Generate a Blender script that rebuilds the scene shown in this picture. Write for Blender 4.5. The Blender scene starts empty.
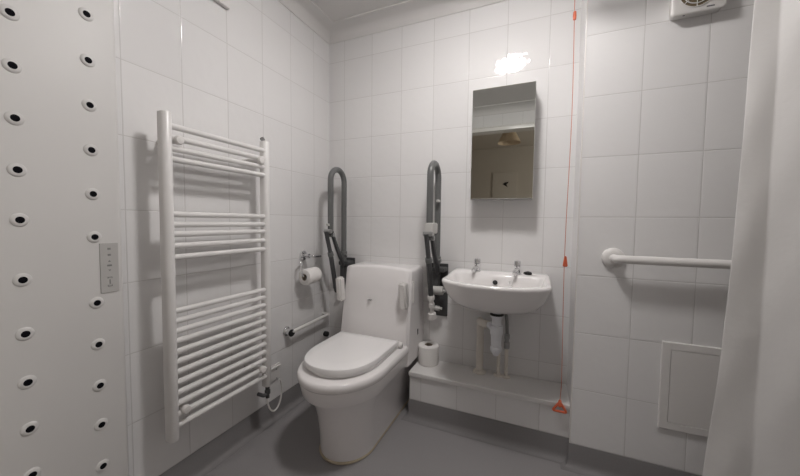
import bpy, bmesh, math, random
from mathutils import Vector, Matrix
C = bpy.context.scene.collection
PI = math.pi
random.seed(4)
sc = bpy.context.scene
sc.view_settings.view_transform = 'Standard'
sc.view_settings.look = 'None'
sc.view_settings.gamma = 1
sc.view_settings.use_curve_mapping = False
sc.view_settings.exposure = 0.07

# ------------------------------------------------------------------ materials
def mat(name, col, rough=.4, metal=0., spec=.5, noise=0., nscale=60., bump=0., bscale=120., coat=0., trans=0.):
    m = bpy.data.materials.new(name); m.use_nodes = True
    nt = m.node_tree; b = nt.nodes['Principled BSDF']
    b.inputs['Base Color'].default_value = (*col, 1)
    b.inputs['Roughness'].default_value = rough
    b.inputs['Metallic'].default_value = metal
    b.inputs['Specular IOR Level'].default_value = spec
    b.inputs['Coat Weight'].default_value = coat
    b.inputs['Coat Roughness'].default_value = .05
    if trans: b.inputs['Transmission Weight'].default_value = trans
    tc = nt.nodes.new('ShaderNodeTexCoord')
    if noise:
        n = nt.nodes.new('ShaderNodeTexNoise'); n.inputs['Scale'].default_value = nscale
        n.inputs['Detail'].default_value = 4
        nt.links.new(tc.outputs['Object'], n.inputs['Vector'])
        mx = nt.nodes.new('ShaderNodeMix'); mx.data_type = 'RGBA'
        mx.inputs[6].default_value = (*[c*(1-noise) for c in col], 1)
        mx.inputs[7].default_value = (*[min(1, c*(1+noise)) for c in col], 1)
        nt.links.new(n.outputs['Fac'], mx.inputs[0]); nt.links.new(mx.outputs[2], b.inputs['Base Color'])
    if bump:
        n2 = nt.nodes.new('ShaderNodeTexNoise'); n2.inputs['Scale'].default_value = bscale
        nt.links.new(tc.outputs['Object'], n2.inputs['Vector'])
        bp = nt.nodes.new('ShaderNodeBump'); bp.inputs['Strength'].default_value = bump
        bp.inputs['Distance'].default_value = .002
        nt.links.new(n2.outputs['Fac'], bp.inputs['Height']); nt.links.new(bp.outputs['Normal'], b.inputs['Normal'])
    return m

TILE_COL = (.80, .79, .785)
def tile_mat(name, axis, u0, v0, su=.2, sv=.25, wav=1.):
    """glazed wall tiles laid out in the wall's own plane (su x sv metres)"""
    m = bpy.data.materials.new(name); m.use_nodes = True
    nt = m.node_tree; N = nt.nodes.new; L = nt.links.new
    b = nt.nodes['Principled BSDF']
    tc = N('ShaderNodeTexCoord'); sp = N('ShaderNodeSeparateXYZ'); L(tc.outputs['Object'], sp.inputs[0])
    def mth(op, a, v=None, v2=None):
        n = N('ShaderNodeMath'); n.operation = op
        for i, q in enumerate((a, v, v2)):
            if q is None: continue
            if isinstance(q, (int, float)): n.inputs[i].default_value = q
            else: L(q, n.inputs[i])
        return n.outputs[0]
    u = mth('SUBTRACT', sp.outputs[axis], u0); v = mth('SUBTRACT', sp.outputs['Z'], v0)
    du = mth('PINGPONG', u, su/2); dv = mth('PINGPONG', v, sv/2)
    d = mth('MINIMUM', du, dv)
    def mr(x, a, bb):
        n = N('ShaderNodeMapRange'); n.interpolation_type = 'SMOOTHSTEP'; L(x, n.inputs['Value'])
        n.inputs['From Min'].default_value = a; n.inputs['From Max'].default_value = bb
        return n.outputs[0]
    face = mr(d, .0009, .0017); edge = mr(d, .0006, .0038)
    # per-tile id
    iu = mth('FLOOR', mth('DIVIDE', u, su)); iv = mth('FLOOR', mth('DIVIDE', v, sv))
    cb = N('ShaderNodeCombineXYZ'); L(iu, cb.inputs[0]); L(iv, cb.inputs[1]); cb.inputs[2].default_value = u0*7+3
    wn = N('ShaderNodeTexWhiteNoise'); wn.noise_dimensions = '3D'; L(cb.outputs[0], wn.inputs['Vector'])
    geo = N('ShaderNodeNewGeometry')
    vs = N('ShaderNodeVectorMath'); vs.operation = 'SUBTRACT'; L(wn.outputs['Color'], vs.inputs[0]); vs.inputs[1].default_value = (.5, .5, .5)
    vm = N('ShaderNodeVectorMath'); vm.operation = 'SCALE'; L(vs.outputs[0], vm.inputs[0]); vm.inputs['Scale'].default_value = .012
    va = N('ShaderNodeVectorMath'); va.operation = 'ADD'; L(vm.outputs[0], va.inputs[0]); L(geo.outputs['Normal'], va.inputs[1])
    vn = N('ShaderNodeVectorMath'); vn.operation = 'NORMALIZE'; L(va.outputs[0], vn.inputs[0])
    ns = N('ShaderNodeTexNoise'); ns.inputs['Scale'].default_value = 19; ns.inputs['Detail'].default_value = 1.5
    L(tc.outputs['Object'], ns.inputs['Vector'])
    bw = N('ShaderNodeBump'); bw.inputs['Strength'].default_value = .5; bw.inputs['Distance'].default_value = .0026*wav
    L(ns.outputs['Fac'], bw.inputs['Height']); L(vn.outputs[0], bw.inputs['Normal'])
    be = N('ShaderNodeBump'); be.inputs['Strength'].default_value = .55; be.inputs['Distance'].default_value = .0012
    L(edge, be.inputs['Height']); L(bw.outputs['Normal'], be.inputs['Normal'])
    L(be.outputs['Normal'], b.inputs['Normal'])
    mx = N('ShaderNodeMix'); mx.data_type = 'RGBA'
    mx.inputs[6].default_value = (.60, .585, .57, 1)
    mx.inputs[7].default_value = (*TILE_COL, 1)
    L(face, mx.inputs[0])
    # tiny batch variation of the glaze
    mv = N('ShaderNodeMix'); mv.data_type = 'RGBA'; mv.blend_type = 'MULTIPLY'; mv.inputs[0].default_value = 1
    rg = N('ShaderNodeMapRange'); L(wn.outputs['Value'], rg.inputs['Value']); rg.inputs['To Min'].default_value = .965; rg.inputs['To Max'].default_value = 1.0
    L(mx.outputs[2], mv.inputs[6]); L(rg.outputs[0], mv.inputs[7]); L(mv.outputs[2], b.inputs['Base Color'])
    ro = N('ShaderNodeMapRange'); L(face, ro.inputs['Value']); ro.inputs['To Min'].default_value = .7; ro.inputs['To Max'].default_value = .05
    L(ro.outputs[0], b.inputs['Roughness'])
    return m

M = {}
M['tile_left'] = tile_mat('glazed tile left', 'Y', -1.160, .109)
M['tile_back'] = tile_mat('glazed tile back', 'X', .117, .109)
M['tile_box'] = tile_mat('glazed tile shower', 'X', .0515, .109)
M['tile_boxside'] = mat('plain glazed edge strip', TILE_COL, .3, noise=.01)
M['tile_ledge'] = tile_mat('glazed tile ledge', 'X', .150, .109, .1955)
M['tile_front'] = tile_mat('glazed tile door wall', 'X', .117, .109)
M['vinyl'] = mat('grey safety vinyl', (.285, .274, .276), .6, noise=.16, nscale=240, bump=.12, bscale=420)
M['vinyl_skirt_shaded'] = mat('shaded vinyl upstand', (.22, .211, .213), .65, noise=.12, nscale=240)  # same vinyl as the floor, its shade painted in as a darker grey
M['paint'] = mat('white ceiling paint', (.70, .685, .67), .8, noise=.02, nscale=9)
M['rad'] = mat('white enamel', (.78, .765, .75), .28, noise=.01)
M['ceramic'] = mat('white ceramic', (.84, .82, .81), .12, noise=.012, nscale=7)
M['plastic'] = mat('white plastic', (.76, .74, .72), .32, noise=.012, nscale=8)
M['panel'] = mat('off white moulded panel', (.68, .668, .655), .45, spec=.3, noise=.012, nscale=5)
M['pan'] = mat('toilet casing white', (.85, .825, .82), .2, noise=.012, nscale=5)
M['lid'] = mat('toilet lid white', (.88, .865, .86), .15, noise=.012, nscale=5)
M['pipe'] = mat('cream pipe', (.72, .675, .61), .38, noise=.02)
M['trap'] = mat('white trap plastic', (.80, .81, .84), .3, noise=.02)
M['chrome'] = mat('chrome', (.78, .78, .79), .1, 1.0, noise=.02)
M['black'] = mat('black rubber', (.008, .008, .009), .5, noise=.1)
M['darkhole'] = mat('dark opening', (.004, .004, .006), .8, spec=.1, noise=.1)
M['slate'] = mat('grey coated tube', (.14, .143, .141), .33, noise=.04)
M['slate_d'] = mat('dark grey casting', (.068, .069, .071), .42, noise=.06)
M['clip'] = mat('pale grey plastic', (.55, .54, .52), .4, noise=.02)
M['steel'] = mat('brushed steel', (.42, .42, .42), .35, 1.0, noise=.05)
M['keypad'] = mat('keypad silver grey', (.50, .49, .475), .35, noise=.02)
M['symbol'] = mat('printed mid grey', (.24, .24, .235), .5, noise=.03)
M['mark'] = mat('printed dark grey', (.10, .10, .11), .5, noise=.03)
M['mirror'] = mat('mirror silvering', (.80, .82, .79), .012, 1.0, noise=.004)
M['cab'] = mat('cabinet steel side', (.48, .48, .47), .3, .6, noise=.03)
M['paper'] = mat('tissue paper', (.82, .80, .78), .9, noise=.03, nscale=40, bump=.4, bscale=160)
M['card'] = mat('cardboard core', (.40, .34, .28), .9, noise=.08)
M['orange'] = mat('orange plastic', (.68, .14, .06), .4, noise=.05)
M['cord'] = mat('orange red cord', (.58, .22, .15), .7, noise=.05)
M['board'] = mat('ledge board laminate', (.76, .745, .73), .35, noise=.015)
M['seal'] = mat('yellowed sealant', (.50, .42, .31), .5, noise=.1)
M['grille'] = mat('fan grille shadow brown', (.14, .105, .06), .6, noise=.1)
M['hose'] = mat('braided hose', (.26, .26, .25), .4, .6, noise=.15, nscale=400)
M['gloss'] = mat('white gloss woodwork', (.78, .76, .73), .25, noise=.01)
M['hall'] = mat('beige hall paint', (.52, .475, .42), .85, noise=.02, nscale=5)
M['hallboard'] = mat('pale board', (.545, .50, .445), .7, noise=.02)
M['carpet'] = mat('hall carpet', (.24, .20, .16), .95, noise=.15, nscale=300)
M['shade'] = mat('cream lamp shade', (.62, .50, .36), .8, noise=.03)

def curtain_mat():
    m = bpy.data.materials.new('white curtain cloth'); m.use_nodes = True
    nt = m.node_tree; N = nt.nodes.new; L = nt.links.new
    b = nt.nodes['Principled BSDF']; out = nt.nodes['Material Output']
    b.inputs['Base Color'].default_value = (.88, .868, .858, 1); b.inputs['Roughness'].default_value = .55
    tc = N('ShaderNodeTexCoord'); n = N('ShaderNodeTexNoise'); n.inputs['Scale'].default_value = 14; n.inputs['Detail'].default_value = 5
    L(tc.outputs['Object'], n.inputs['Vector'])
    bp = N('ShaderNodeBump'); bp.inputs['Strength'].default_value = .35; bp.inputs['Distance'].default_value = .01
    L(n.outputs['Fac'], bp.inputs['Height']); L(bp.outputs['Normal'], b.inputs['Normal'])
    tr = N('ShaderNodeBsdfTranslucent'); tr.inputs['Color'].default_value = (.78, .76, .73, 1)
    mx = N('ShaderNodeMixShader'); mx.inputs[0].default_value = .35
    L(b.outputs[0], mx.inputs[1]); L(tr.outputs[0], mx.inputs[2]); L(mx.outputs[0], out.inputs['Surface'])
    return m
M['curtain'] = curtain_mat()
def emit_mat(name, col, s):
    m = bpy.data.materials.new(name); m.use_nodes = True
    b = m.node_tree.nodes['Principled BSDF']
    b.inputs['Base Color'].default_value = (.8, .8, .8, 1)
    b.inputs['Emission Color'].default_value = (*col, 1); b.inputs['Emission Strength'].default_value = s
    return m
M['lamp'] = emit_mat('lit opal diffuser', (1.0, .964, .948), 110.0)

# ------------------------------------------------------------------ mesh helpers (world coordinates)
class MB:
    def __init__(s): s.bm = bmesh.new(); s.bev = False
    def box(s, a, b, bev=0, seg=2):
        t = bmesh.new(); bmesh.ops.create_cube(t, size=1)
        c = [(a[i]+b[i])/2 for i in range(3)]; d = [abs(b[i]-a[i]) for i in range(3)]
        for v in t.verts: v.co = Vector([c[i]+v.co[i]*d[i] for i in range(3)])
        if bev: s.bev = True
        if bev: bmesh.ops.bevel(t, geom=t.edges[:], offset=bev, segments=seg, affect='EDGES', profile=.5)
        s._merge(t); return s
    def _merge(s, t, mtx=None):
        if mtx is not None: t.transform(mtx)
        me = bpy.data.meshes.new('tmp'); t.to_mesh(me); t.free(); s.bm.from_mesh(me); bpy.data.meshes.remove(me)
    def rings(s, rings, cap0=True, cap1=True, closed=True):
        """loft a list of equal-length point loops"""
        vs = [[s.bm.verts.new(p) for p in r] for r in rings]
        n = len(rings[0])
        for a, b in zip(vs, vs[1:]):
            for i in range(n if closed else n-1):
                j = (i+1) % n
                try: s.bm.faces.new((a[i], a[j], b[j], b[i]))
                except ValueError: pass
        if cap0: s.bm.faces.new(list(reversed(vs[0])))
        if cap1: s.bm.faces.new(vs[-1])
        return s
    def tube(s, pts, r, n=16, cap=True, closed=False):
        pts = [Vector(p) for p in pts]; rs = r if isinstance(r, (list, tuple)) else [r]*len(pts)
        m = len(pts); T = []
        for i in range(m):
            if closed: t = pts[(i+1) % m]-pts[i-1]
            else: t = pts[min(i+1, m-1)]-pts[max(i-1, 0)]
            T.append(t.normalized())
        up = Vector((0, 0, 1)) if abs(T[0].z) < .9 else Vector((1, 0, 0))
        nrm = (up - T[0]*up.dot(T[0])).normalized(); R = []
        for i in range(m):
            nrm = (nrm - T[i]*nrm.dot(T[i])).normalized(); bi = T[i].cross(nrm)
            R.append([pts[i]+(nrm*math.cos(2*PI*k/n)+bi*math.sin(2*PI*k/n))*rs[i] for k in range(n)])
        if closed: R.append(R[0]); s.rings(R, False, False); bmesh.ops.remove_doubles(s.bm, verts=s.bm.verts, dist=1e-6)
        else: s.rings(R, cap, cap)
        return s
    def lathe(s, prof, origin, axis=(0, 0, 1), n=32, cap0=True, cap1=True):
        """prof = [(radius, distance along axis)]"""
        ax = Vector(axis).normalized(); o = Vector(origin)
        e = Vector((1, 0, 0)) if abs(ax.x) < .9 else Vector((0, 1, 0))
        u = (e-ax*e.dot(ax)).normalized(); w = ax.cross(u)
        s.rings([[o+ax*d+(u*math.cos(2*PI*k/n)+w*math.sin(2*PI*k/n))*max(r, 1e-5) for k in range(n)] for r, d in prof], cap0, cap1)
        return s
    def build(s, name, m, parent=None, sharp=38, smooth=True):
        bmesh.ops.recalc_face_normals(s.bm, faces=s.bm.faces)
        me = bpy.data.meshes.new(name); s.bm.to_mesh(me); s.bm.free()
        if isinstance(m, str): m = M[m]
        me.materials.append(m)
        if smooth:
            me.shade_smooth(); me.set_sharp_from_angle(angle=math.radians(sharp))
        o = bpy.data.objects.new(name, me); C.objects.link(o)
        if s.bev and smooth:
            wn = o.modifiers.new('normals', 'WEIGHTED_NORMAL'); wn.keep_sharp = True
        if parent is not None:
            o.parent = parent
            if parent.type == 'EMPTY': o.matrix_parent_inverse = Matrix.Translation(-parent.location)
        return o

def tag(o, label, cat, group=None):
    o['label'] = label; o['category'] = cat
    if group: o['group'] = group
    return o
def thing(name, label, cat, loc, group=None):
    o = bpy.data.objects.new(name, None); C.objects.link(o); o.location = loc; o.empty_display_size = .05
    return tag(o, label, cat, group)
def struct(o): o['kind'] = 'structure'; return o
def arc(cx, cy, r, a0, a1, n=10):
    return [(cx+r*math.cos(a0+(a1-a0)*i/n), cy+r*math.sin(a0+(a1-a0)*i/n)) for i in range(n+1)]
def fillet(pts, rad, n=6):
    """round the inner corners of a polyline"""
    pts = [Vector(p) for p in pts]; out = [pts[0]]
    for i in range(1, len(pts)-1):
        p = pts[i]; a = (pts[i-1]-p); b = (pts[i+1]-p)
        r = min(rad, a.length*.49, b.length*.49); a.normalize(); b.normalize()
        A = p+a*r; B = p+b*r
        for k in range(n+1):
            t = k/n; out.append(A*(1-t)**2+p*2*t*(1-t)+B*t*t)
    out.append(pts[-1]); return out

# ------------------------------------------------------------------ room shell
RX, FY, CZ = 2.30, -2.00, 2.305      # right wall, door wall, ceiling
BX, BY = 1.450, -.231               # corner of the boxed-out shower wall
SK = .109                           # height of the vinyl upstand
struct(MB().box((-.1, FY-.1, -.06), (RX+.1, .1, 0)).build('floor', 'vinyl', smooth=False))
struct(MB().box((-.1, FY-.1, CZ), (RX+.1, .1, CZ+.06)).build('ceiling', 'paint', smooth=False))
struct(MB().box((-.1, FY-.1, 0), (0, .1, CZ)).build('wall_left', 'tile_left', smooth=False))
struct(MB().box((0, 0, 0), (RX, .1, CZ)).build('wall_back', 'tile_back', smooth=False))
struct(MB().box((RX, FY-.1, 0), (RX+.1, .1, CZ)).build('wall_right', 'tile_left', smooth=False))
w = MB(); w.box((BX, BY, 0), (RX, 0, CZ))
w = w.build('wall_shower', 'tile_box', smooth=False)
w.data.materials.append(M['tile_boxside'])
for f in w.data.polygons:
    if f.normal.x < -.5: f.material_index = 1
struct(w)
# door wall behind the camera with its opening
DX0, DX1, DH = .42, 1.34, 2.07
w = MB(); w.box((0, FY-.1, 0), (DX0, FY, CZ)); w.box((DX1, FY-.1, 0), (RX, FY, CZ)); w.box((DX0, FY-.1, DH), (DX1, FY, CZ))
struct(w.build('wall_front', 'tile_front', smooth=False))
d = MB()
for x0, x1 in ((DX0-.04, DX0+.012), (DX1-.012, DX1+.04)): d.box((x0, FY-.115, 0), (x1, FY+.018, DH+.03), .004)
d.box((DX0-.04, FY-.115, DH-.012), (DX1+.04, FY+.018, DH+.03), .004)
d.box((DX0-.046, FY-.09, DH+.024), (DX1+.046, FY+.026, DH+.036), .004)
struct(d.build('door_1', 'gloss'))
# vinyl upstand with its cove, following the walls
def upstand(name, pts):
    prof = [(.002, SK), (.0035, SK-.004), (.0035, .035), (.008, .018), (.018, .006), (.034, .0012)]
    R = []
    n = len(pts); P = [Vector((*p, 0)) for p in pts]
    for i in range(n):
        d0 = (P[i]-P[i-1]).normalized() if i else None; d1 = (P[i+1]-P[i]).normalized() if i < n-1 else None
        n0 = Vector((d0.y, -d0.x, 0)) if d0 else None; n1 = Vector((d1.y, -d1.x, 0)) if d1 else None
        if n0 is None: nn = n1
        elif n1 is None: nn = n0
        else: nn = (n0+n1)/(1+n0.dot(n1))
        R.append([P[i]+nn*a+Vector((0, 0, z)) for a, z in prof])
    b = MB(); b.rings(R, False, False, closed=False)
    return struct(b.build(name, 'vinyl_skirt_shaded', sharp=50))
LY, LX0 = -.197, .672               # tiled face of the ledge, its left end
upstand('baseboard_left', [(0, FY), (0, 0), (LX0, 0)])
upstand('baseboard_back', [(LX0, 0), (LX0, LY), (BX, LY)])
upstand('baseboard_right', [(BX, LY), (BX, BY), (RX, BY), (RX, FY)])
# plaster coving
def coving(name, pts):
    z0 = 2.232; D = .085
    prof = [(.0008, z0), (.0035, z0+.001)] + [(.005+(D-.007)*(1-math.cos(t)), z0+.010+(CZ-z0-.020)*math.sin(t)) for t in [PI/2*i/8 for i in range(9)]] + [(D+.012, CZ-.008), (D+.013, CZ-.001)]
    P = [Vector((*p, 0)) for p in pts]; n = len(P); R = []
    for i in range(n):
        d0 = (P[i]-P[i-1]).normalized() if i else None; d1 = (P[i+1]-P[i]).normalized() if i < n-1 else None
        n0 = Vector((d0.y, -d0.x, 0)) if d0 else None; n1 = Vector((d1.y, -d1.x, 0)) if d1 else None
        nn = n1 if n0 is None else n0 if n1 is None else (n0+n1)/(1+n0.dot(n1))
        R.append([P[i]+nn*a+Vector((0, 0, z)) for a, z in prof])
    b = MB(); b.rings(R, False, False, closed=False)
    return struct(b.build(name, 'paint', sharp=35))
coving('trim_1', [(0, FY), (0, 0), (BX, 0), (BX, BY), (RX, BY), (RX, FY), (0, FY)])
# white quadrant bead on the corner of the boxed-out wall, sealant in the inner corner
b = MB(); b.tube([(BX+.001, BY+.001, SK), (BX+.001, BY+.001, 2.235)], .003, 12)
struct(b.build('trim_2', 'gloss'))
# the hall seen in the mirror
HY = -4.6
struct(MB().box((-1.2, HY-.1, -.06), (RX+1.2, FY-.1, 0)).build('floor', 'carpet', smooth=False))
struct(MB().box((-1.2, HY-.1, 2.45), (RX+1.2, FY-.1, 2.5)).build('ceiling', 'hall', smooth=False))
w = MB(); w.box((-1.2, HY-.1, 0), (RX+1.2, HY, 2.45)); w.box((-1.3, HY-.1, 0), (-1.2, FY-.1, 2.45)); w.box((RX+1.2, HY-.1, 0), (RX+1.3, FY-.1, 2.45))
w.box((-1.2, FY-.1, 0), (-.1, FY-.05, 2.45)); w.box((RX+.1, FY-.1, 0), (RX+1.2, FY-.05, 2.45)); w.box((-.1, FY-.115, DH+.1), (RX+.1, FY-.1, 2.45))
struct(w.build('wall_hall', 'hall', smooth=False))

# ------------------------------------------------------------------ ceiling lamp
LX, LYY = 1.06, -.81
t = thing('ceiling_light', 'round opal ceiling light in the middle of the bathroom ceiling', 'ceiling light', (LX, LYY, CZ))
MB().lathe([(.0, 0), (.118, 0), (.120, -.014), (.114, -.020), (.108, -.020)], (LX, LYY, CZ-.0005), n=48, cap1=False).build('lamp_base', 'plastic', t)
MB().lathe([(.109, -.010), (.109, -.022), (.105, -.034), (.091, -.045), (.062, -.053), (.027, -.057), (.0, -.058)], (LX, LYY, CZ), n=48).build('diffuser', 'lamp', t)

# ------------------------------------------------------------------ body dryer panel
t = thing('body_dryer', 'tall off-white wall panel dotted with black round air outlets', 'body dryer', (.03, -1.42, .12))
PX, Y1, Y0 = .06, -1.197, -1.645
def panel_ring(z, inset=0.):
    r = .014; o = []
    a, bb = Y0+inset, Y1-inset; X1 = PX-inset
    o += [(.0005, a)]
    o += arc(X1-r, a+r, r, -PI/2, 0, 6)
    o += arc(X1-r, bb-r, r, 0, PI/2, 6)
    o += [(.0005, bb)]
    return [(x, y, z) for x, y in o]
b = MB(); b.rings([panel_ring(.11, .01), panel_ring(.115, .003), panel_ring(.125), panel_ring(1.965), panel_ring(1.975, .003), panel_ring(1.98, .01)])
b.build('casing', 'panel', t, sharp=50)
nz = []
for yc, zs in ((-1.421, (1.849, 1.72, 1.59, 1.461, 1.331, 1.201, 1.073, .917, .774, .644, .517, .389, .26)),
               (-1.271, (1.932, 1.803, 1.673, 1.542, 1.413, 1.282, 1.152, 1.023, .822, .693, .564, .439, .306, .18)),
               (-1.571, (1.932, 1.803, 1.673, 1.542, 1.413, 1.282, 1.152, 1.023, .822, .693, .564, .439, .306, .18))):
    for z in zs: nz.append((yc, z))
def nozzle():
    r = bpy.data.objects  # one nozzle, modelled once
    a = MB().lathe([(.0180, .0), (.0172, .0014), (.0150, .0032), (.0110, .0046), (.0088, .0046)], (0, 0, 0), (1, 0, 0), 28, True, False).build('nozzle', 'panel')
    h = MB().lathe([(.0090, .0020), (.0088, .0047), (.0060, .0053), (.0, .0055)], (0, 0, 0), (1, 0, 0), 24).build('outlet', 'darkhole')
    return a, h
na, nh = nozzle()
for i, (yc, z) in enumerate(nz):
    a = na if i == 0 else na.copy(); h = nh if i == 0 else nh.copy()
    if i: C.objects.link(a); C.objects.link(h)
    a.parent = t; a.location = Vector((PX, yc, z))-t.location
    h.parent = a; h['label'] = 'black round air outlet'
k = MB().box((PX-.002, -1.260, .848), (PX+.003, -1.213, 1.003), .0015).build('keypad', 'keypad', t)
k['label'] = 'silver grey keypad with small symbols'
y = -1.237
for z, kind in ((.985, 'dot'), (.966, 'dot'), (.946, 'up'), (.933, 'bar'), (.918, 'dn'), (.896, 'brk'), (.882, 'i'), (.868, 'brk')):
    b = MB(); X = PX+.003; X2 = PX+.0036
    if kind == 'dot': b.box((X, y-.004, z-.003), (X2, y+.004, z+.003), .0002)
    elif kind == 'bar': b.box((X, y-.006, z-.0028), (X2, y+.006, z+.0028), .0002)
    elif kind in ('up', 'dn'):
        s = 1 if kind == 'up' else -1
        b.rings([[(x, y-.004, z-.002*s), (x, y+.004, z-.002*s), (x, y, z+.003*s)] for x in (X, X2)])
    elif kind == 'i': b.box((X, y-.0016, z-.007), (X2, y+.0016, z+.007), .0002)
    else:
        s = 1 if z > .88 else -1
        b.box((X, y-.006, z-.001), (X2, y+.006, z+.001)); b.box((X, y-.006, z-.004*s), (X2, y-.0045, z)); b.box((X, y+.0045, z-.004*s), (X2, y+.006, z))
    b.build('symbol', 'symbol', k, smooth=False)

# ------------------------------------------------------------------ ladder towel radiator
t = thing('towel_radiator', 'white ladder towel radiator with round bars on the left wall', 'radiator', (.1, -.86, .275))
def post(yc, z0, z1):
    def ring(z, k=1.):
        pts = [(.081, yc-.0175), (.0985, yc-.0175)] + [(.0985+.017*math.sin(a), yc-.0175*math.cos(a)) for a in [PI*i/10 for i in range(1, 10)]] + [(.0985, yc+.0175), (.081, yc+.0175)]
        c = (.098, yc)
        return [(c[0]+(x-c[0])*k, c[1]+(y-c[1])*k, z) for x, y in pts]
    b = MB(); b.rings([ring(z0, .9), ring(z0+.003), ring(z1-.003), ring(z1, .9)])
    return b.build('post', 'rad', t, sharp=50)
RYA, RYB = -1.0825, -.6425
post(RYA, .277, 1.449); post(RYB, .270, 1.449)
for z in (1.405, 1.366, 1.328, 1.291, 1.097, 1.060, 1.026, .984, .943, .748, .711, .674, .637, .599, .561, .523, .485, .446, .407, .366, .325):
    MB().tube([(.099, RYA+.006, z), (.099, RYB-.006, z)], .0108, 16).build('bar', 'rad', t)
for y, z in ((-1.048, 1.359), (-.684, 1.354), (-1.044, .376), (-.684, .372)):
    MB().lathe([(.011, .0004), (.011, .086), (.011, .1), (.0145, .102), (.0165, .106), (.0165, .116), (.013, .122), (.0, .124)], (0, y, z), (1, 0, 0), 20).build('wall_bracket', 'plastic', t)
v = MB().lathe([(.006, 0), (.006, .014), (.010, .014), (.010, .024), (.006, .026)], (.088, RYB+.004, 1.448), (-.55, .0, .75), 14).build('bleed_valve', 'steel', t)
v = MB()
v.lathe([(.010, 0), (.010, -.022), (.013, -.023), (.013, -.040), (.009, -.042), (.009, -.062)], (.098, RYB, .272), (0, 0, 1), 16)
v.tube(fillet([(.098, RYB, .232), (.098, RYB-.022, .230), (.06, RYB-.022, .230)], .01), .009, 12)
v = v.build('heating_element', 'slate_d', t); v['label'] = 'dark metal heating element fitting'
v = MB(); pts = []
for i in range(29):
    a = .55+i/28*5.3
    pts.append((.10-.03*i/28, RYB+.058+.040*math.sin(a), .195+.085*math.cos(a)))
v.tube(pts, .0042, 8)
v = v.build('flex', 'plastic', t); v['label'] = 'white looped electric cable'
# cable outlet plate beside the radiator
s_ = thing('cable_outlet', 'white cable outlet plate on the left wall beside the radiator foot', 'cable outlet', (.0, -.515, .25))
MB().box((.0005, -.560, .215), (.010, -.470, .30), .003).build('plate', 'plastic', s_)
for z in (.222, .272): MB().lathe([(.004, 0), (.004, .0006)], (.0099, -.4935, z), (1, 0, 0), 10).build('screw', 'steel', s_)
MB().box((.010, -.540, .283), (.018, -.470, .291), .001).build('flex_cover', 'plastic', s_)

# ------------------------------------------------------------------ toilet roll holder and its roll
t = thing('toilet_roll_holder', 'chrome toilet roll holder fixed to the left wall', 'toilet roll holder', (0, -.268, .872))
MB().lathe([(.0005, 0), (.030, .0), (.030, .007), (.025, .012), (.013, .014), (.013, .05), (.0, .052)], (.0006, -.268, .870), (1, 0, 0), 26).build('wall_rose', 'chrome', t)
MB().tube(fillet([(.048, -.268, .870), (.080, -.268, .868), (.082, -.205, .866)], .012), .0075, 12).build('lever', 'chrome', t)
MB().tube(fillet([(.045, -.275, .872), (.050, -.352, .868), (.072, -.366, .840), (.080, -.366, .764), (.080, -.240, .768)], .018, 5), .0052, 10).build('wire_arm', 'chrome', t)
def roll(name, label, c, ax, r, length, core=.021, wire_gap=True):
    t = thing(name, label, 'toilet roll', c, 'toilet rolls')
    ax = Vector(ax).normalized(); o = Vector(c)-ax*length/2
    MB().lathe([(core+.0012, 0), (r-.004, 0), (r-.001, .002), (r, .006), (r, length-.006), (r-.001, length-.002), (r-.004, length), (core+.0012, length), (core+.0012, 0)], o, ax, 40, False, False).build('paper', 'paper', t, sharp=50)
    MB().lathe([(core, .001), (core+.0011, .001), (core+.0011, length-.001), (core, length-.001), (core, .001)], o, ax, 32, False, False).build('core', 'card', t)
    return t
roll('toilet_roll', 'small white toilet roll hanging on the chrome wall holder', (.080, -.296, .758), (0.06, 1, .03), .046, .102, .0185)

# ------------------------------------------------------------------ low white rail on the left wall
t = thing('wall_rail', 'short white rail low on the left wall, ends at a chrome mount', 'rail', (.03, -.25, .46))
MB().tube(fillet([(.0005, -.405, .455), (.045, -.405, .457), (.045, -.07, .466), (.0005, -.07, .466)], .012), .0098, 16).build('rail', 'plastic', t)
m_ = MB().lathe([(.0005, 0), (.028, .0), (.028, .004), (.024, .010), (.018, .014), (.0175, .040), (.0, .041)], (.0006, -.408, .453), (1, 0, 0), 24).build('flange', 'chrome', t)
MB().lathe([(.019, 0), (.021, .004), (.019, .007), (.0, .0075)], (.040, -.412, .451), (1, -.2, 0), 20).build('cap', 'black', m_)
s_ = MB().lathe([(.0005, 0), (.017, 0), (.017, .022), (.013, .028), (.0, .0285)], (.0, -.052, .325), (1, 0, 0), 20).build('wall_stop', 'black')
tag(s_, 'small black stub on the left wall tiles below the short white rail', 'stub')

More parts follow.
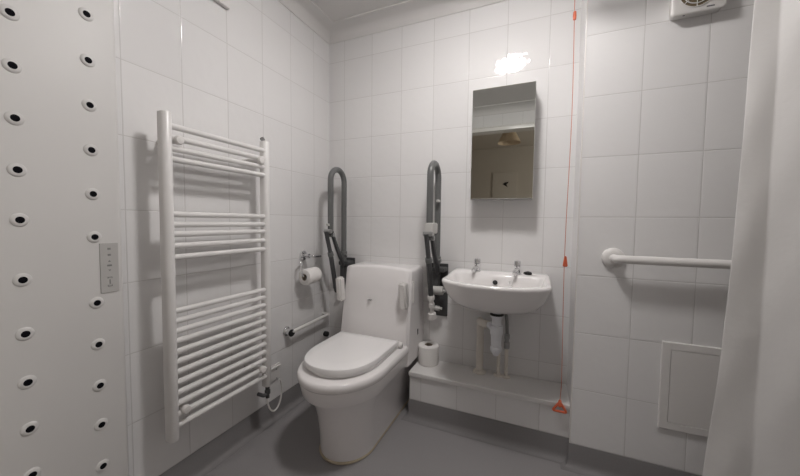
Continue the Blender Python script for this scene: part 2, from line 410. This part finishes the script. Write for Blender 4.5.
# ------------------------------------------------------------------ fold-up support rails either side of the toilet
def support_rail(x, label, left):
    t = thing('fold_up_support_rail', label, 'support rail', (x, -.03, .72), 'fold-up support rails')
    p = MB().box((x-.055, -.012, .60 if left else .535), (x+.055, -.0005, .842), .004).build('wall_plate', 'slate_d', t)
    # hairpin tube: rear leg on the hinge, front leg free
    ya, yb, zt = -.052, -.196, 1.394
    r = (ya-yb)/2; cz = zt-r
    pts = [(x, ya, .700)] + [(x, ya, z) for z in (.9, 1.1)] + [(x, (ya+yb)/2+r*math.cos(a), cz+r*math.sin(a)) for a in [PI*i/18 for i in range(19)]] + [(x, yb, 1.1), (x, yb, .985)]
    MB().tube(pts, .0172, 18).build('hairpin_tube', 'slate', t)
    # hinge casting at the wall
    h = MB(); h.box((x-.020, -.085, .800), (x+.052, -.01, .826), .006); h.box((x-.016, -.075, .66), (x+.016, -.01, .80), .006)
    h.build('hinge_bracket', 'slate_d', t)
    if not left:
        for zz, rr, w0, w1 in ((.697, .0245, -.048, .046), (.590, .0145, -.030, .022)):
            MB().lathe([(rr*.9, 0), (rr, .003), (rr, w1-w0-.003), (rr*.9, w1-w0), (.008, w1-w0), (.008, w1-w0+.012), (0, w1-w0+.013)], (x+w0, -.072 if rr > .02 else -.052, zz), (1, 0, 0), 24).build('pivot_barrel', 'clip', t)
    # telescopic drop leg folded down from the front of the loop
    g = MB().tube([(x-.004, -.236, 1.018), (x-.004, -.190, .880)], .0125, 14)
    g.tube([(x-.004, -.190, .880), (x-.004, -.138, .675)], .0145, 14)
    lg = g.build('drop_leg', 'slate_d', t)
    MB().lathe([(.017, -.012), (.018, 0), (.018, .012), (.016, .014)], (x-.004, -.190, .880), (0, .33, -.94), 16).build('collar', 'slate', lg)
    if left:
        MB().lathe([(.015, 0), (.016, .012), (.013, .035), (.010, .045)], (x-.004, -.139, .680), (0, .25, -.968), 14).build('ferrule', 'slate_d', lg)
    else:
        MB().lathe([(.017, 0), (.019, .004), (.019, .024), (.013, .028), (.013, .045), (.017, .048), (.017, .072), (.012, .076), (.012, .105), (.022, .108), (.024, .125), (.024, .138), (.0, .139)], (x-.004, -.139, .682), (0, .22, -.975), 20).build('ferrule', 'plastic', lg)
    # link strut from the loop back to the hinge tube
    MB().tube([(x+.013, -.205, 1.020), (x+.013, -.150, .915), (x+.013, -.066, .792)], [.011, .0135, .0135], 14).build('link_strut', 'slate_d', t)
    for q in ((-.224, 1.018), (-.196, .996)):
        MB().lathe([(.010, -.024), (.0125, -.022), (.0125, .026), (.010, .028)], (x, q[0], q[1]), (1, 0, 0), 16).build('pivot_bolt', 'steel', t)
    MB().lathe([(.0215, -.018), (.0225, -.014), (.0225, .014), (.0215, .018)], (x, ya, .868), (0, 0, 1), 20).build('tube_collar', 'slate', t)
    MB().tube([(x-.026, ya-.012, .866), (x+.03, ya-.012, .866)], .007, 10).build('locking_pin', 'steel', t)
    if not left:
        MB().box((x-.022, -.222, 1.018), (x+.026, -.130, 1.076), .008).build('clip', 'clip', t)['label'] = 'pale grey clip round the tube'
        MB().box((x+.004, -.10, 1.19), (x+.018, -.062, 1.203), .002).build('catch', 'clip', t)
    else:
        MB().box((x-.014, -.222, 1.050), (x+.004, -.205, 1.064), .002).build('catch', 'clip', t)
    return t
support_rail(.150, 'dark grey fold-up support rail left of the toilet, near the corner', True)
support_rail(.771, 'dark grey fold-up support rail with pale clip, between toilet and basin', False)

# ------------------------------------------------------------------ toilet
TX = .475
def D(hw, yb, yf, z, n=40, square=.0, ln=None, dx=0.):
    """plan outline: straight sides from the back, rounded front"""
    ln = ln or min(hw*1.12, abs(yf-yb)*.9); ys = yf+ln
    pts = []
    ns = 10
    for i in range(ns): pts.append((hw, yb+(ys-yb)*i/ns))
    e = 2+square
    for i in range(n+1):
        a = PI*i/n; c, s = math.cos(a), math.sin(a)
        pts.append((hw*math.copysign(abs(c)**(2/e), c), ys-ln*abs(s)**(2/e)))
    for i in range(1, ns+1): pts.append((-hw, ys+(yb-ys)*i/ns))
    return [(TX+dx+x, y, z) for x, y in pts]
t = thing('toilet', 'white floor-standing wash toilet with closed lid and tall cistern casing', 'toilet', (TX, -.38, 0))
# pedestal and bowl casing
b = MB()
S = [(.130, -.020, -.642, .001, .15), (.132, -.020, -.646, .03, .15), (.133, -.02, -.650, .10, .155), (.137, -.02, -.662, .18, .16), (.145, -.02, -.678, .235, .17), (.158, -.02, -.700, .275, .19), (.168, -.02, -.714, .298, .20), (.175, -.02, -.721, .309, .21)]
S2 = [(.187, -.02, -.739, .309, .22), (.191, -.02, -.744, .317, .22), (.196, -.02, -.753, .348, .23), (.199, -.02, -.758, .372, .235), (.198, -.02, -.757, .379, .235)]
b.rings([D(hw, yb, yf, z, ln=l) for hw, yb, yf, z, l in S], True, True)
b.rings([D(hw, yb, yf, z, ln=l) for hw, yb, yf, z, l in S2], True, True)
b.build('pan', 'pan', t, sharp=40)
b = MB(); b.rings([D(.133, -.02, -.649, .0005, ln=.152), D(.1345, -.02, -.6505, .004, ln=.152), D(.1335, -.02, -.649, .008, ln=.152), D(.131, -.02, -.646, .010, ln=.152)], True, True)
o = b.build('floor_seal', 'seal', t); o['label'] = 'yellowed sealant line at the floor'
# raised rim that carries the seat
b = MB(); b.rings([D(.200, -.24, -.762, .378, ln=.245), D(.205, -.24, -.769, .386, ln=.25), D(.206, -.24, -.771, .402, ln=.25), D(.203, -.24, -.767, .413, ln=.247), D(.196, -.245, -.758, .419, ln=.24)])
b.build('rim', 'pan', t, sharp=50)
b = MB(); b.rings([D(.162, -.262, -.704, .419, ln=.215), D(.167, -.262, -.710, .421, ln=.218), D(.167, -.262, -.710, .430, ln=.218), D(.162, -.262, -.704, .434, ln=.215)])
b.build('seat', 'lid', t, sharp=50)
b = MB(); b.rings([D(hw, yb, yf, z, ln=ln, square=.35, dx=-.006) for hw, yb, yf, z, ln in ((.168, -.302, -.710, .4345, .225), (.1745, -.296, -.717, .4365, .23), (.176, -.294, -.719, .442, .232), (.176, -.294, -.719, .457, .232), (.174, -.296, -.717, .461, .23), (.168, -.301, -.711, .4632, .226), (.12, -.34, -.65, .4645, .18))])
b.build('lid', 'lid', t, sharp=40)
for s in (-1, 1):
    MB().lathe([(.0, 0), (.013, .001), (.0165, .006), (.0165, .054), (.013, .059), (0, .060)], (TX+s*.158-.030, -.284, .436), (1, 0, 0), 20).build('hinge', 'plastic', t)
# cistern casing with a gently bowed front that leans back
def cis(z, yf, hw, inset=0., bow=.028):
    p = [(hw-inset, -.001)]
    n = 14; r = .014
    p.append((hw-inset, yf+bow+r))
    for i in range(1, 5):
        a = PI/2*i/5; p.append((hw-inset-r*(1-math.cos(a)), yf+bow+r-(r-.003)*math.sin(a)))
    for i in range(n+1):
        x = (hw-inset-r)*(1-2*i/n); p.append((x, yf+inset+bow*(x/hw)**2*.9))
    for i in range(4, 0, -1):
        a = PI/2*i/5; p.append((-(hw-inset-r*(1-math.cos(a))), yf+bow+r-(r-.003)*math.sin(a)))
    p.append((-(hw-inset), yf+bow+r)); p.append((-(hw-inset), -.001))
    return [(.4615+x, y, z) for x, y in p]
b = MB(); b.rings([cis(.30, -.262, .211), cis(.42, -.268, .218), cis(.55, -.25, .215), cis(.70, -.227, .2115), *[[(x, y, z+.017*(1-((x-.4615)/.21)**2)) for x, y, z in r_] for r_ in (cis(.803, -.213, .2095), cis(.811, -.210, .2075, .002), cis(.815, -.204, .203, .007), cis(.817, -.195, .197, .014))]])
b.build('cistern_casing', 'pan', t, sharp=50)
def pad(s):
    b = MB(); cx = .652 if s > 0 else .258; wd = .042 if s > 0 else .034
    t_ = bmesh.new(); bmesh.ops.create_cube(t_, size=1)
    for v in t_.verts: v.co = Vector((cx+v.co.x*wd, -.250+v.co.y*.052-v.co.z*.016, .690+v.co.z*.14))
    bmesh.ops.bevel(t_, geom=t_.edges[:], offset=.008, segments=3, affect='EDGES')
    b._merge(t_)
    return b.build('side_pad', 'plastic', t)
pad(-1); pad(1)
b = MB().box((.6705, -.175, .635), (.681, -.160, .755), .004); b.build('pad_bracket', 'plastic', t)
b = MB()
for i, (w, h) in enumerate(((.006, .0016), (.004, .0016), (.007, .0016))):
    b.box((.436+i*.007, -.2525, .645-.002), (.436+i*.007+w*.8, -.238, .645+h), .0003)
b.build('emblem', 'symbol', t, smooth=False)['label'] = 'tiny grey maker mark'
MB().box((.675, -.105, .438), (.6805, -.093, .470), .001).build('side_slot', 'black', t)

# ------------------------------------------------------------------ boxed ledge
t = thing('boxed_ledge', 'low boxed ledge with tiled front under the basin', 'ledge', (1.06, -.1, .1))
MB().box((LX0, LY, SK-.1085), (BX-.0005, -.0005, .243)).build('tiled_front', 'tile_ledge', t, smooth=False)
MB().box((LX0-.004, LY-.010, .241), (BX-.0005, -.0005, .266), .005, 3).build('board', 'board', t)
roll('toilet_roll', 'upright white toilet roll standing on the left end of the ledge', (.7335, -.0605, .266+.0545), (0, 0, 1), .059, .108, .0215)

# ------------------------------------------------------------------ washbasin
BXC = 1.113
def basin_out(hw, yb, ym, yf, z, n=96, sm=2):
    """back straight at yb, straight sides to ym, shallow bow to yf, softened corners"""
    cy = (yb+ym)/2; pts = []
    for k in range(n):
        a = 2*PI*(k+.5)/n; dx, dy = math.sin(a), math.cos(a)
        lo, hi = 0, 1.
        for _ in range(40):
            m = (lo+hi)/2; x, y = dx*m, cy+dy*m
            ok = abs(x) < hw and y < yb and y > yf+(ym-yf)*(abs(x)/hw)**2.2
            lo, hi = (m, hi) if ok else (lo, m)
        pts.append(Vector((dx*lo, cy+dy*lo, 0)))
    for _ in range(sm):
        pts = [(pts[i-1]+pts[i]*2+pts[(i+1) % n])/4 for i in range(n)]
    return [(BXC+p.x, p.y, z) for p in pts]
t = thing('washbasin', 'white wall-hung washbasin with two chrome taps, under the mirror cabinet', 'washbasin', (BXC, -.2, .8))
b = MB(); R = []
# outer skin from the underside up, over the rim and down into the bowl
R += [basin_out(.055, -.085, -.17, -.19, .652), basin_out(.10, -.05, -.21, -.25, .656), basin_out(.150, -.02, -.26, -.315, .672), basin_out(.190, -.004, -.285, -.36, .698), basin_out(.217, -.002, -.305, -.392, .733), basin_out(.232, -.001, -.320, -.412, .770), basin_out(.238, -.001, -.328, -.420, .790),
      basin_out(.2405, -.001, -.331, -.423, .797), basin_out(.2405, -.001, -.331, -.423, .804), basin_out(.238, -.003, -.328, -.420, .810), basin_out(.233, -.007, -.322, -.414, .812),
      basin_out(.223, -.022, -.312, -.403, .811), basin_out(.217, -.095, -.305, -.397, .8085), basin_out(.211, -.104, -.298, -.389, .800), basin_out(.203, -.109, -.290, -.381, .78), basin_out(.180, -.118, -.268, -.355, .735), basin_out(.130, -.135, -.232, -.305, .705), basin_out(.05, -.165, -.20, -.235, .696)]
R = [[(x, y, z+(.010*min(1, max(0, (y+.22)/.14)) if z > .78 else 0)) for x, y, z in r] for r in R]
b.rings(R, True, True)
b.build('bowl', 'ceramic', t, sharp=60)
MB().lathe([(.012, 0), (.012, .004), (.009, .005), (.0, .005)], (BXC-.013, -.117, .776), (0, -1, .35), 20).build('overflow', 'black', t)
MB().lathe([(.026, .0), (.026, .004), (.018, .005), (0, .003)], (BXC, -.20, .697), (0, 0, 1), 24).build('waste_flange', 'chrome', t)
MB().box((1.170-.003, -.114, .757), (1.170+.003, -.107, .787), .002).build('chain_stay', 'chrome', t)
def tap(x, sx):
    y = -.055; z = .8195
    tp = MB().lathe([(.0, 0), (.021, .0), (.021, .004), (.0155, .008), (.0145, .028), (.0155, .036), (.0165, .040)], (x, y, z), (0, 0, 1), 24).build('tap', 'chrome', t)
    MB().tube([(x, y, z+.022), (x+sx*.012, y-.030, z+.024), (x+sx*.024, y-.062, z+.018), (x+sx*.028, y-.072, z+.008)], [.011, .0105, .0095, .009], 14).build('spout', 'chrome', tp)
    MB().lathe([(.014, .0), (.0165, .003), (.0165, .022), (.015, .026), (.0125, .0275), (.0, .029)], (x, y, z+.040), (0, .06, 1), 10).build('tap_head', 'chrome', tp)
tap(.998, -.35); tap(1.200, -.35)
pg = MB().lathe([(.0, 0), (.017, .0), (.020, .004), (.020, .010), (.012, .013), (.005, .015), (.0, .016)], (1.252, -.060, .8215), (0, 0, 1), 22).build('plug', 'black', t)
pg['label'] = 'black plug lying on the basin rim'
MB().tube([(1.240, -.062, .826), (1.222, -.085, .823), (1.2, -.1, .819), (1.186, -.108, .803), (1.182, -.114, .775), (1.176, -.116, .757)], .0014, 6).build('plug_chain', 'chrome', pg)
# bottle trap
tr = MB().lathe([(.0, 0), (.026, 0), (.026, -.022), (.032, -.024), (.032, -.05), (.022, -.053), (.022, -.090), (.030, -.093), (.031, -.135), (.026, -.140), (.024, -.200), (.028, -.204), (.028, -.218), (.020, -.232), (.012, -.246), (.0, -.248)], (1.116, -.150, .66), (0, 0, 1), 28).build('bottle_trap', 'trap', t)
MB().lathe([(.029, -.026), (.0335, -.028), (.0335, -.040), (.029, -.042)], (1.116, -.150, .66), (0, 0, 1), 28).build('trap_washer', 'black', tr)
MB().lathe([(.013, 0), (.021, .004), (.021, .024), (.0165, .028), (.0165, .04)], (1.105, -.138, .555), (-.85, .5, 0), 20).build('trap_outlet', 'trap', tr)

# pipes under the basin
t = thing('waste_pipe', 'thick cream waste pipe turning down from the basin trap', 'waste pipe', (1.022, -.05, .266))
MB().tube(fillet([(1.073, -.119, .555), (1.022, -.088, .555), (1.022, -.052, .552), (1.022, -.05, .51)], .03) + [Vector((1.022, -.05, .2665))], .0195, 18).build('pipe', 'pipe', t)
MB().lathe([(.0, 0), (.036, 0), (.035, .006), (.024, .014), (.021, .014)], (1.022, -.05, .2662), (0, 0, 1), 24).build('collar', 'pipe', t)
for x, zt, lab in ((1.120, .44, 'thin cream supply pipe rising behind the bottle trap'), (1.160, .44, 'thin cream supply pipe with braided hose, right of the bottle trap')):
    t = thing('supply_pipe', lab, 'supply pipe', (x, -.05, .266), 'supply pipes under the basin')
    MB().tube([(x, -.05, .2665), (x, -.05, zt)], .0095, 14).build('pipe', 'pipe', t)
    MB().lathe([(.0, 0), (.024, 0), (.023, .005), (.014, .010), (.011, .010)], (x, -.05, .2662), (0, 0, 1), 20).build('collar', 'pipe', t)
    if x > 1.13:
        vv = MB().lathe([(.013, -.02), (.015, -.016), (.015, .012), (.011, .016), (.011, .03), (.014, .034), (.014, .055), (.009, .06)], (x, -.05, zt), (0, 0, 1), 16).build('isolating_valve', 'steel', t)
        MB().tube(fillet([(x, -.05, zt+.055), (x-.004, -.05, zt+.15), (x-.028, -.052, zt+.225)], .05), .0085, 12).build('hose', 'hose', t)
    else:
        MB().tube(fillet([(x, -.05, zt-.002), (x, -.05, zt+.10), (x-.01, -.05, zt+.218)], .05), .0075, 12).build('hose', 'hose', t)

# ------------------------------------------------------------------ mirror cabinet
MX0, MX1, MZ0, MZ1, MD = .963, 1.2630, 1.197, 1.758, .107
t = thing('mirror_cabinet', 'tall narrow mirror cabinet on the back wall above the washbasin', 'mirror cabinet', ((MX0+MX1)/2, -.05, MZ0))
MB().box((MX0+.002, -MD+.017, MZ0+.002), (MX1-.002, -.0005, MZ1-.002), .002).build('cabinet_body', 'cab', t)
MB().box((MX0, -MD, MZ0), (MX1, -MD+.016, MZ1), .0012, 1).build('mirror_door', 'mirror', t, smooth=False)
MB().box((MX0+.002, -MD-.002, MZ0), (MX1-.002, -MD+.002, MZ0+.006), .0008).build('edge_strip', 'steel', t)

# ------------------------------------------------------------------ emergency pull cord
CX, CY = 1.406, -.222
t = thing('pull_cord', 'orange emergency pull cord with triangular end hanging beside the basin', 'pull cord', (CX, CY, CZ))
MB().lathe([(.0, 0), (.042, 0), (.042, -.016), (.03, -.03), (.008, -.034), (0, -.035)], (CX, CY, CZ-.0005), n=28).build('ceiling_switch', 'plastic', t)
pts = [(CX, CY, CZ-.03)] + [(CX+.0035*math.sin(z*5), CY+.002*math.sin(z*3.1), z) for z in [2.25-i*.1 for i in range(20)]] + [(CX, CY, .288)]
MB().tube(pts, .0014, 6).build('cord', 'cord', t)
MB().lathe([(.003, .018), (.006, .016), (.007, .0), (.006, -.016), (.003, -.018)], (CX, CY, 1.958), n=14).build('connector', 'orange', t)
def tri(zc, w, h, r):
    b = MB(); P = [(CX-w, CY, zc-h), (CX, CY, zc+h), (CX+w, CY, zc-h)]
    q = []
    P3 = [Vector(p) for p in P]
    for i in range(3):
        p = P3[i]; a = (P3[i-1]-p).normalized(); c = (P3[(i+1) % 3]-p).normalized()
        for k in range(5):
            u = k/4; A = p+a*w*.35; B = p+c*w*.35
            q.append(A*(1-u)**2+p*2*u*(1-u)+B*u*u)
    b.tube(q, r, 10, closed=True)
    return b
b = tri(.915, .0055, .020, .0048); b.build('upper_grip', 'orange', t)
b = tri(.258, .029, .022, .0055); b.lathe([(.003, .024), (.007, .018), (.009, -.004), (.006, -.008)], (CX, CY, .266), n=14)
b.build('triangle_grip', 'orange', t)

# ------------------------------------------------------------------ shower wall fittings
t = thing('grab_rail', 'white horizontal grab rail on the shower wall, half behind the curtain', 'grab rail', (1.58, BY-.05, .94))
gx0, gx1, gz = 1.580, 2.14, .941
MB().tube(fillet([(gx0, BY-.004, gz), (gx0, BY-.056, gz), (gx1, BY-.056, gz), (gx1, BY-.004, gz)], .03, 8), .0165, 20).build('rail', 'plastic', t)
for x in (gx0, gx1):
    MB().lathe([(.0, 0), (.041, 0), (.0415, .006), (.038, .013), (.028, .018), (.018, .020)], (x, BY-.0003, gz), (0, -1, 0), 32).build('flange', 'plastic', t)
t = thing('access_panel', 'square white access panel low on the shower wall beside the curtain', 'access panel', (1.86, BY, .27))
px0, px1, pz0, pz1 = 1.758, 2.10, .270, .620
def sq(k, y): return [(px0+k, y, pz0+k), (px1-k, y, pz0+k), (px1-k, y, pz1-k), (px0+k, y, pz1-k)]
b = MB(); b.rings([sq(.028, BY-.0004), sq(0, BY-.0004), sq(0, BY-.007), sq(.002, BY-.009), sq(.0275, BY-.009), sq(.028, BY-.0085), sq(.028, BY-.0004)], False, False)
b.build('frame', 'plastic', t, sharp=30)
MB().box((px0+.0295, BY-.0084, pz0+.0295), (px1-.0295, BY-.0004, pz1-.0295), .0006).build('door', 'plastic', t)
# extractor fan
t = thing('extractor_fan', 'square white extractor fan high on the shower wall, cut by the photo edge', 'extractor fan', (1.795, BY, 1.92))
fx0, fx1, fz0, fz1, fy = 1.719, 1.877, 1.850, 2.008, BY-.043
def fr(y, k): return [((fx0+fx1)/2+sx*((fx1-fx0)/2-k), y, (fz0+fz1)/2+sz*((fz1-fz0)/2-k)) for sx, sz in ((-1, -1), (1, -1), (1, 1), (-1, 1))]
def rr(y, k, r=.010):
    o = []; hw = (fx1-fx0)/2-k
    for cx, cz, a0 in ((1, -1, -PI/2), (1, 1, 0), (-1, 1, PI/2), (-1, -1, PI)):
        o += [((fx0+fx1)/2+px, y, (fz0+fz1)/2+pz) for px, pz in arc(cx*(hw-r), cz*(hw-r), r, a0, a0+PI/2, 5)]
    return o
b = MB(); b.rings([rr(BY-.0004, .006), rr(BY-.026, .004), rr(fy+.006, 0), rr(fy+.002, .0015), rr(fy, .005)]); b.build('housing', 'plastic', t, sharp=50)
fcx, fcz = 1.793, 1.921
MB().lathe([(0, 0), (.052, 0), (.052, .0012), (.0, .0012)], (fcx, fy+.0004, fcz), (0, -1, 0), 36).build('grille_opening', 'grille', t)
for r_ in (.0525, .040, .027, .014):
    MB().tube([(fcx+r_*math.cos(2*PI*i/36), fy-.002, fcz+r_*math.sin(2*PI*i/36)) for i in range(36)], .0018, 6, closed=True).build('grille_ring', 'plastic', t)
for i in range(4):
    a = PI*i/4
    MB().tube([(fcx-.052*math.cos(a), fy-.0025, fcz-.052*math.sin(a)), (fcx+.052*math.cos(a), fy-.0025, fcz+.052*math.sin(a))], .0014, 6).build('grille_spoke', 'plastic', t)
b = MB()
xx = 1.821
for wdt in (.0032, .0022, .0026, .0018, .003, .0022, .0026):
    b.box((xx, fy-.0007, 1.8605), (xx+wdt, fy+.001, 1.8645)); xx += wdt+.0007
b.build('name_mark', 'mark', t, smooth=False)['label'] = 'tiny dark printed name'
MB().lathe([(.0032, 0), (.0032, .001), (0, .0012)], (1.760, fy+.010, fz0+.0012), (0, 0, -1), 12).build('screw', 'mark', t)

# small box at the top of the left wall
t = thing('wall_box', 'flat white box high on the left wall cut by the photo top', 'wall box', (.01, -.95, 2.0))
MB().box((.0005, -1.16, 2.004), (.020, -.755, 2.20), .004).build('casing', 'plastic', t)
MB().box((.019, -1.14, 2.02), (.0215, -.775, 2.185), .001).build('front_cover', 'plastic', t)

# ------------------------------------------------------------------ shower curtain and its rail
CRZ = 2.10
t = thing('curtain_rail', 'white curtain rail above the shower curtain', 'curtain rail', (1.9, -.5, CRZ))
MB().tube(fillet([(1.27, -.5, CZ-.001), (1.27, -.5, CRZ), (1.5, -.5, CRZ)], .03, 8)+[Vector((1.80+.22*math.sin(a), -.72+.22*math.cos(a), CRZ)) for a in [PI/2*i/16 for i in range(17)]]+[Vector((2.02, FY+.002, CRZ))], .016, 14).build('rail', 'gloss', t)
for P, ax in (((1.27, -.5, CZ-.0005), (0, 0, -1)), ((2.02, FY+.0005, CRZ), (0, 1, 0))):
    MB().lathe([(0, 0), (.028, 0), (.028, .005), (.014, .012)], P, ax, 20).build('rail_flange', 'gloss', t)
t = thing('shower_curtain', 'long white shower curtain hanging in folds at the right edge', 'shower curtain', (2.05, -.5, .1))
RCX, RCY, RR = 1.80, -.72, .22          # centre and radius of the bend in the rail
def rail_at(q):
    """point and outward normal at length q along the rail, 0 where the bend begins"""
    if q <= 0: return Vector((RCX+q, RCY+RR, 0)), Vector((0, 1, 0))
    if q < RR*PI/2:
        a = q/RR; n = Vector((math.sin(a), math.cos(a), 0)); return Vector((RCX, RCY, 0))+n*RR, n
    return Vector((RCX+RR, RCY-(q-RR*PI/2), 0)), Vector((1, 0, 0))
nu, nv = 260, 48
rows = []
for j in range(nv+1):
    v = j/nv; z = 2.072-v*1.99
    row = []
    q0 = .050-.012*v-.038*v*v-.05*max(0, v-.70); qv = .098+.010*v
    for i in range(nu+1):
        u = i/nu; q = q0+u*(.86-q0)
        ph = 2*PI*(q-qv)/(.105 if q > qv else 1.5*(qv-q0)) + .25*math.sin(v*5+u*9)*min(1, abs(q-qv)*20)
        amp = (.0045+.010*v+.006*v*v)*(.75+.25*math.sin(u*13+1))
        sn = math.sqrt(math.sin(ph/2)**2+.012)
        off = amp*(1-1.7*sn**.8)+.004*math.sin(v*9+u*21)+.002*math.sin(v*31+u*40)
        P, n = rail_at(q); P = P+n*off
        row.append((P.x, P.y, z))
    rows.append(row)
b = MB(); b.rings(rows, False, False, closed=False)
cl = b.build('cloth', 'curtain', t, sharp=180)
md = cl.modifiers.new('thick', 'SOLIDIFY'); md.thickness = .0012
for i in range(9):
    P, n = rail_at(.066+i*.095)
    MB().tube([P+n*(.026*math.cos(2*PI*k/18))+Vector((0, 0, CRZ-.008+.028*math.sin(2*PI*k/18))) for k in range(18)], .0022, 6, closed=True).build('curtain_ring', 'plastic', t)

# ------------------------------------------------------------------ hall things seen in the mirror
t = thing('pendant_lamp', 'cream cone pendant lamp shade in the hall, seen in the mirror', 'pendant lamp', (.93, -2.72, 2.45))
MB().lathe([(.006, 0), (.006, -.22)], (.93, -2.72, 2.4495), n=10).build('flex', 'plastic', t)
MB().lathe([(.06, -.2), (.14, -.36), (.137, -.36), (.057, -.2), (.06, -.2)], (.93, -2.72, 2.45), n=36, cap0=False, cap1=False).build('lamp_shade', 'shade', t)
MB().lathe([(.012, -.2), (.02, -.22), (.03, -.28), (.02, -.315), (0, -.32)], (.93, -2.72, 2.45), n=16).build('bulb', 'plastic', t)
t = thing('wall_panel', 'pale board with a small black shape on the hall wall, seen in the mirror', 'board', (.8, HY, 1.3))
MB().box((.5, HY+.0005, 1.45), (.93, HY+.015, 2.0), .003).build('board', 'hallboard', t)
MB().rings([[(.68, y, 1.79), (.77, y, 1.73), (.75, y, 1.78), (.79, y, 1.83), (.72, y, 1.82)] for y in (HY+.0145, HY+.019)]).build('black_mark', 'black', t, smooth=False)

# ------------------------------------------------------------------ world, camera
W = bpy.data.worlds.new('World'); sc.world = W; W.use_nodes = True
W.node_tree.nodes['Background'].inputs[0].default_value = (.9, .93, 1, 1); W.node_tree.nodes['Background'].inputs[1].default_value = .05
hl = bpy.data.lights.new('hall_fill', 'AREA'); hl.shape = 'RECTANGLE'; hl.size = 1.2; hl.size_y = 1.0; hl.energy = 24; hl.color = (1, .95, .89)  # added fill lamp that brightens the hall, no window behind it
ho = bpy.data.objects.new('hall_fill', hl); C.objects.link(ho); ho.location = (RX+1.1, -3.4, 1.5); ho.rotation_euler = (0, PI/2, 0)

yaw, pitch, roll_ = .4053, .0510, .0118
cy_, sy_ = math.cos(yaw), math.sin(yaw)
f0 = Vector((-sy_, cy_, 0)); r0 = Vector((cy_, sy_, 0)); u0 = Vector((0, 0, 1))
f2 = f0*math.cos(pitch)-u0*math.sin(pitch); u2 = u0*math.cos(pitch)+f0*math.sin(pitch)
r3 = r0*math.cos(roll_)+u2*math.sin(roll_); u3 = u2*math.cos(roll_)-r0*math.sin(roll_)
cam = bpy.data.cameras.new('camera'); cam.sensor_width = 36; cam.lens = 36*319.187/800; cam.clip_start = .02
co = bpy.data.objects.new('camera', cam); C.objects.link(co)
mw = Matrix(((r3.x, u3.x, -f2.x, 1.2879), (r3.y, u3.y, -f2.y, -1.791), (r3.z, u3.z, -f2.z, 1.08), (0, 0, 0, 1)))
co.matrix_world = mw
sc.camera = co
